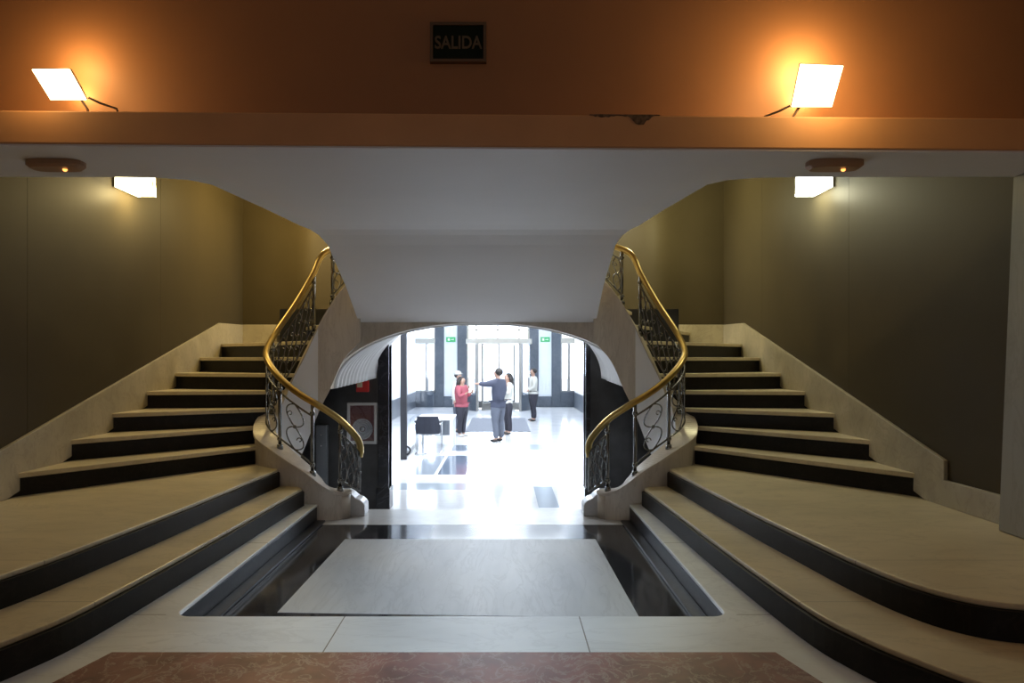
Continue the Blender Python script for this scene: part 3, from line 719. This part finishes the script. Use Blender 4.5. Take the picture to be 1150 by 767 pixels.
# chair, back towards the stairs
ch = thing('office_chair', 'black visitor chair on chrome sled legs beside the white table', 'chair')
cxx, cyy = -1.23, 14.0
bm = bmesh.new(); rs = []
for q in range(9):
    f = q / 8; z = ZL + .42 + .37 * f; w = .24 + .03 * math.sin(PI * min(1, f * 1.2)) - .02 * f; y = cyy - .05 * f
    rs.append([bm.verts.new((cxx + w * k, y + .05 * (abs(k) ** 2) + dy, z)) for dy, ks in ((0, (-1, -.6, -.2, .2, .6, 1)), (.045, (1, .6, .2, -.2, -.6, -1))) for k in ks])
for a, b in zip(rs, rs[1:]):
    for k in range(12): bm.faces.new((a[k], a[(k + 1) % 12], b[(k + 1) % 12], b[k]))
bm.faces.new(rs[0][::-1]); bm.faces.new(rs[-1])
finish('backrest', bm, M['fabric'], ch, bevel=.012)
finish('seat', B(cxx - .235, cxx + .235, cyy + .06, cyy + .5, ZL + .40, ZL + .46), M['fabric'], ch, bevel=.02)
for k in (-1, 1):
    x = cxx + k * .255
    bm = bmesh.new(); tube(bm, [(x, cyy + .0, ZL + .62), (x, cyy + .03, ZL + .64), (x, cyy + .38, ZL + .65), (x, cyy + .42, ZL + .62), (x, cyy + .44, ZL + .05), (x, cyy + .42, ZL + .018), (x, cyy + .0, ZL + .018)], .013, 8)
    finish('leg', bm, M['chrome'], ch, smooth=True)
    finish('armrest', B(x - .025, x + .025, cyy + .06, cyy + .34, ZL + .655, ZL + .685), M['blackplastic'], ch, bevel=.01)
bm = bmesh.new(); tube(bm, [(cxx - .255, cyy + .0, ZL + .018), (cxx + .255, cyy + .0, ZL + .018)], .013, 8)
finish('crossbar', bm, M['chrome'], ch, smooth=True)
bm = bmesh.new(); tube(bm, [(cxx - .255, cyy + .06, ZL + .42), (cxx + .255, cyy + .06, ZL + .42)], .013, 8)
finish('crossbar', bm, M['chrome'], ch, smooth=True)

# ---------------------------------------------------------------- people
def skin_mesh(verts, edges, radii, name, sub=2, root=0):
    me = bpy.data.meshes.new(name); me.from_pydata([tuple(v) for v in verts], edges, []); me.update()
    o = bpy.data.objects.new(name, me); COL.objects.link(o)
    o.modifiers.new('skin', 'SKIN')
    sk = me.skin_vertices[0].data
    for i, r in enumerate(radii):
        sk[i].radius = r if isinstance(r, tuple) else (r, r); sk[i].use_root = (i == root)
    o.modifiers[0].use_smooth_shade = True
    s = o.modifiers.new('sub', 'SUBSURF'); s.levels = sub; s.render_levels = sub
    dg = bpy.context.evaluated_depsgraph_get(); dg.update()
    out = bpy.data.meshes.new_from_object(o.evaluated_get(dg))
    bpy.data.objects.remove(o)
    for p in out.polygons: p.use_smooth = True
    return out

class Skel:
    def __init__(s): s.v = []; s.e = []; s.r = []
    def add(s, p, r, par=None):
        s.v.append(Vector(p)); s.r.append(r); i = len(s.v) - 1
        if par is not None: s.e.append((par, i))
        return i
    def chain(s, par, pts):
        for p, r in pts: par = s.add(p, r, par)
        return par
    def mesh(s, name, mat, parent, scale, sub=2):
        me = skin_mesh([v * scale for v in s.v], s.e, [tuple(x * scale for x in r) if isinstance(r, tuple) else r * scale for r in s.r], name, sub)
        me.materials.append(mat); o = bpy.data.objects.new(name, me); COL.objects.link(o); o.parent = parent
        return o

def person(label, loc, rot, h, armL, armR, top_mat, leg_mat, hair, shoe_mat, jacket=True, top_long=.46, bulk=1.0, stance=.06, hat=None, fingers=True, top_name='jacket'):
    """local space faces -Y, unit height 1 = h; arms: (elbow, wrist, finger direction)"""
    root = thing('person', label, 'person'); root.location = loc; root.rotation_euler = (0, 0, rot)
    k = Skel(); b = bulk
    pel = k.add((0, 0, .545), (.056 * b, .042 * b)); sp = k.add((0, -.003, .62), (.066 * b, .05 * b), pel); chs = k.add((0, .002, .72), (.082 * b, .055 * b), sp)
    nk0 = k.add((0, .006, .805), (.045, .04), chs); nk = k.add((0, .0, .845), .030, nk0)
    hd0 = k.add((0, -.014, .878), (.034, .040), nk); hd1 = k.add((0, -.010, .918), (.042, .052), hd0); k.add((0, -.004, .957), (.035, .042), hd1)
    nose = k.add((0, -.062, .908), .008, hd1)
    for sx in (-1, 1):
        k.add((sx * .043, .002, .908), .008, hd1)
    for sx in (-1, 1):
        stx = stance * sx
        hip = k.add((sx * .046, 0, .485), .036 * b, pel)
        k.chain(hip, [((stx, -.004, .38), .038 * b), ((stx, -.008, .275), .032), ((stx * 1.02, .006, .17), .034), ((stx * 1.03, .010, .05), .022), ((stx * 1.05, -.03, .022), .021), ((stx * 1.08, -.085, .014), .015)])
    hands = {}
    for sx, (el, wr, fd) in ((-1, armR), (1, armL)):
        sh = k.add((sx * .098, .004, .792), .036 * b, chs)
        e = Vector(el); w = Vector(wr); f = Vector(fd).normalized()
        c = k.chain(sh, [(Vector((sx * .105, .004, .78)).lerp(e, .5), .029 * b), (e, .024), (e.lerp(w, .45), .023), (w, .015)])
        pal = k.add(w + f * .028, (.019, .011), c)
        side = f.cross(Vector((0, 0, 1)));
        if side.length < .2: side = f.cross(Vector((0, 1, 0)))
        side.normalize(); curl = side.cross(f).normalized() * -1
        for q, ln in zip((-1.5, -.5, .5, 1.5), (.036, .042, .040, .032)):
            base = w + f * .048 + side * .0085 * q
            k.chain(pal, [(base, .0058), (base + f * ln * .5 - curl * .004, .005), (base + f * ln - curl * .013, .0042)])
        tb_ = w + f * .022 + side * -.02
        k.chain(pal, [(tb_, .006), (tb_ + f * .022 - side * .008, .0048)])
        hands[sx] = (e, w)
    k.mesh('body', M['skin'], root, h)
    # trousers
    t = Skel(); p0 = t.add((0, 0, .61), (.064 * b, .05 * b)); p = t.add((0, 0, .55), (.080 * b, .064 * b), p0); q = t.add((0, 0, .495), (.092 * b, .076 * b), p)
    for sx in (-1, 1):
        stx = stance * sx
        t.chain(q, [((sx * .05, 0, .455), .066 * b), ((stx, -.004, .38), .056 * b), ((stx, -.008, .275), .046), ((stx * 1.02, .006, .17), .043), ((stx * 1.03, .008, .045), .039)])
    t.mesh('trousers', leg_mat, root, h)
    # jacket / shirt: torso, skirt of the garment, sleeves to the wrist
    j = Skel(); g = .008 if jacket else .003
    lowz = top_long
    p = j.add((0, .0, .62), (.072 * b + g, .056 * b + g)); 
    low = j.chain(p, [((0, .0, .55), (.082 * b + g, .066 * b + g)), ((0, 0, lowz), (.096 * b + g, .080 * b + g)), ((0, 0, lowz - .03), (.094 * b + g, .078 * b + g))])
    c = j.chain(p, [((0, .002, .72), (.086 * b + g, .060 * b + g))]); n_ = j.chain(c, [((0, .008, .80), (.055, .046)), ((0, .008, .83), (.036, .036))])
    for sx, (el, wr, fd) in ((-1, armR), (1, armL)):
        e = Vector(el); w = Vector(wr)
        j.chain(c, [((sx * .098, .004, .79), .042 * b + g), (Vector((sx * .105, .004, .78)).lerp(e, .5), .034 * b + g), (e, .029 + g), (e.lerp(w, .5), .027 + g), (e.lerp(w, .95), .021 + g)])
    j.mesh(top_name, top_mat, root, h)
    # hair: cap plus optional length
    bm = bmesh.new(); ball(bm, (0, .012 * h, .928 * h), .053 * h, (.97, 1.10, 1.0), 20, 14)
    for v in list(bm.verts):
        if v.co.y < -.02 * h and v.co.z < .952 * h: v.co.y = max(v.co.y, -.02 * h) 
    if hair == 'long':
        for a in range(9):
            an = PI * (a / 8) ; x = .045 * math.cos(an); y = .02 + .035 * math.sin(an)
            tube(bm, [(x * h, y * h, .94 * h), (x * 1.15 * h, (y + .012) * h, .87 * h), (x * 1.25 * h, (y + .016) * h, .80 * h), (x * 1.0 * h, (y + .012) * h, .755 * h)], [.02 * h, .024 * h, .022 * h, .008 * h], 8)
    finish('hair', bm, M['hair'], root, smooth=True)
    for sx in (-1, 1):
        bm = bmesh.new(); ball(bm, (sx * .018 * h, -.0535 * h, .922 * h), .0055 * h, u=8, v=6)
        finish('eye', bm, M['hair'], root, smooth=True)
    bm = bmesh.new(); ball(bm, (0, -.055 * h, .886 * h), .011 * h, (1.2, .5, .35), 8, 6)
    finish('mouth', bm, M['maroon'], root, smooth=True)
    for sx in (-1, 1):
        bm = bmesh.new(); stx = stance * sx
        ball(bm, (stx * 1.05 * h, -.028 * h, .020 * h), .03 * h, (.85, 2.05, .72), 14, 8)
        for v in bm.verts: v.co.z = max(v.co.z, 0.0)
        finish('shoe', bm, shoe_mat, root, smooth=True)
    if hat:
        bm = bmesh.new(); ball(bm, (0, .008 * h, .950 * h), .058 * h, (1, 1.1, .85), 16, 10); cyl(bm, (0, 0, .945 * h), (0, 0, .950 * h), .083 * h, .08 * h, 24)
        finish('hat', bm, hat, root, smooth=True)
    return root

down = lambda sx: ((sx * .128, .012, .63), (sx * .13, -.02, .50), (0, -.15, -1))
def px_person(px, feet_y): 
    d = 1.95 * F / (feet_y - VY); return ((px - VX) * d / F + CX, d, ZL)
bent = lambda sx: ((sx * .125, -.03, .655), (sx * .075, -.125, .70), (-.2 * sx, -.6, .5))
low_clasp = lambda sx: ((sx * .135, -.005, .64), (sx * .05, -.10, .565), (-.5 * sx, -.6, -.2))
# facing: local -Y is forward; rotation -90deg turns forward to -X, +90deg to +X
person('woman in a pink jacket and black trousers with long dark hair, raising her hands', px_person(518.5, 490), math.radians(62), 1.56, bent(1), bent(-1), M['pink'], M['darktrousers'], 'long', M['shoelight'], bulk=1.4, top_long=.50)
person('person in a white hat standing close behind the woman in pink', px_person(514.5, 485), math.radians(60), 1.66, bent(1), down(-1), M['whitecloth'], M['greytrousers'], 'short', M['shoe'], hat=M['whitecloth'], bulk=1.05)
person('man in a dark suit holding one arm out before the revolving door', px_person(559.5, 496), math.radians(-125), 1.79, ((.165, -.075, .765), (.225, -.165, .775), (.57, -.82, -.03)), ((-.135, .0, .64), (-.12, -.06, .53), (0, -.3, -1)), M['navy'], M['greytrousers'], 'short', M['shoe'], bulk=1.22, top_long=.47)
person('woman in a white top and dark trousers standing behind the man in the suit', px_person(570.5, 487.7), math.radians(-70), 1.64, bent(1), down(-1), M['whitecloth'], M['darktrousers'], 'long', M['shoe'], jacket=False, top_name='shirt', top_long=.51)
person('person in a pale shirt and dark trousers standing alone at right of the lobby', px_person(599, 472.8), math.radians(-80), 1.72, low_clasp(1), low_clasp(-1), M['whitecloth'], M['darktrousers'], 'short', M['shoe'], jacket=False, top_name='shirt', top_long=.52, bulk=1.28)

# ---------------------------------------------------------------- light
def area(name, loc, rot, sx, sy, power, col):
    l = bpy.data.lights.new(name, 'AREA'); l.shape = 'RECTANGLE'; l.size = sx; l.size_y = sy; l.energy = power; l.color = col
    o = bpy.data.objects.new(name, l); COL.objects.link(o); o.location = loc; o.rotation_euler = rot
    return o
def point(name, loc, power, col, r=.05):
    l = bpy.data.lights.new(name, 'POINT'); l.energy = power; l.color = col; l.shadow_soft_size = r
    o = bpy.data.objects.new(name, l); COL.objects.link(o); o.location = loc
    return o
# lobby: ceiling lamps and the daylight of the glazed facade
for y, pw in ((11.5, 420), (15.5, 330), (20.5, 170), (25.0, 90)):
    area('lobby_ceiling_lamp', (0.0, y, 3.85), (0, 0, 0), 4.5, 2.2, pw, (0.86, 0.93, 1.0))
area('facade_daylight', (0.2, D + 1.0, 2.4), (math.radians(-78), 0, 0), 6.0, 3.4, 1500, (0.84, 0.92, 1.0))
area('passage_fill', (.1, 9.6, 2.11), (math.radians(-38), 0, 0), 1.4, .35, 36, (0.86, 0.92, 1.0))  # added unseen light tucked above the arch to brighten floor and soffit
for x in (-.35, .45):
    point('vault_fill', (x, 8.62, 2.0), 13, (0.90, 0.95, 1.0), .03)  # added, hidden by the spandrel, to brighten string walls and copings
# added cool spot, no known lamp, brightening the middle of the floor
sp = bpy.data.lights.new('hall_floor_fill', 'SPOT'); sp.energy = 640; sp.color = (0.56, 0.79, 1.0); sp.spot_size = math.radians(33); sp.spot_blend = 0.9; sp.shadow_soft_size = .18
so = bpy.data.objects.new('hall_floor_fill', sp); COL.objects.link(so); so.location = (0, 0.9, 5.4)
so.rotation_euler = (Vector((0, 4.3, 0)) - Vector((0, 0.9, 5.4))).to_track_quat('-Z', 'Y').to_euler()
# glow of the wall lamps; the deeper pair is added fill for upper treads
point('stair_lamp_and_fill', (-2.55, 9.5, 3.7), 150, (1.0, 0.74, 0.28), .15)
point('stair_lamp_and_fill', (-3.60, 7.40, 3.30), 20, (1.0, 0.78, 0.36), .08)
point('stair_lamp_and_fill', (2.55, 9.5, 3.7), 105, (1.0, 0.92, 0.50), .15)
point('stair_lamp_and_fill', (3.60, 7.40, 3.30), 16, (1.0, 0.96, 0.66), .08)
# floodlights' spill on the wall behind them
for f, k, c in ((fl1, 1.25, (1.0, 0.60, 0.22)), (fl2, 2.5, (1.0, 0.62, 0.24))):
    point('flood_spill', (f[0].x, 4.225, f[0].z + .03), 1.6 * k, c, .03)
    point('flood_spill', (f[0].x, 4.12, f[0].z + .20), 6.0 * k, c, .06)
    point('flood_spill', (f[0].x, 3.84, f[0].z - .02), 4.5 * k, c, .12)
# weak fill light added behind the camera, with no window there
area('hall_fill', (0, -5.5, 3.2), (math.radians(75), 0, 0), 5, 2.5, 32, (1.0, 0.94, 0.90))

w = bpy.data.worlds.new('world'); SC.world = w; w.use_nodes = True
bg = w.node_tree.nodes['Background']; bg.inputs[0].default_value = (0.90, 0.95, 1.0, 1); bg.inputs[1].default_value = 4.5
SC.view_settings.view_transform = 'Standard'; SC.view_settings.look = 'None'; SC.view_settings.gamma = 1; SC.view_settings.exposure = 0.0
SC.view_settings.use_curve_mapping = False
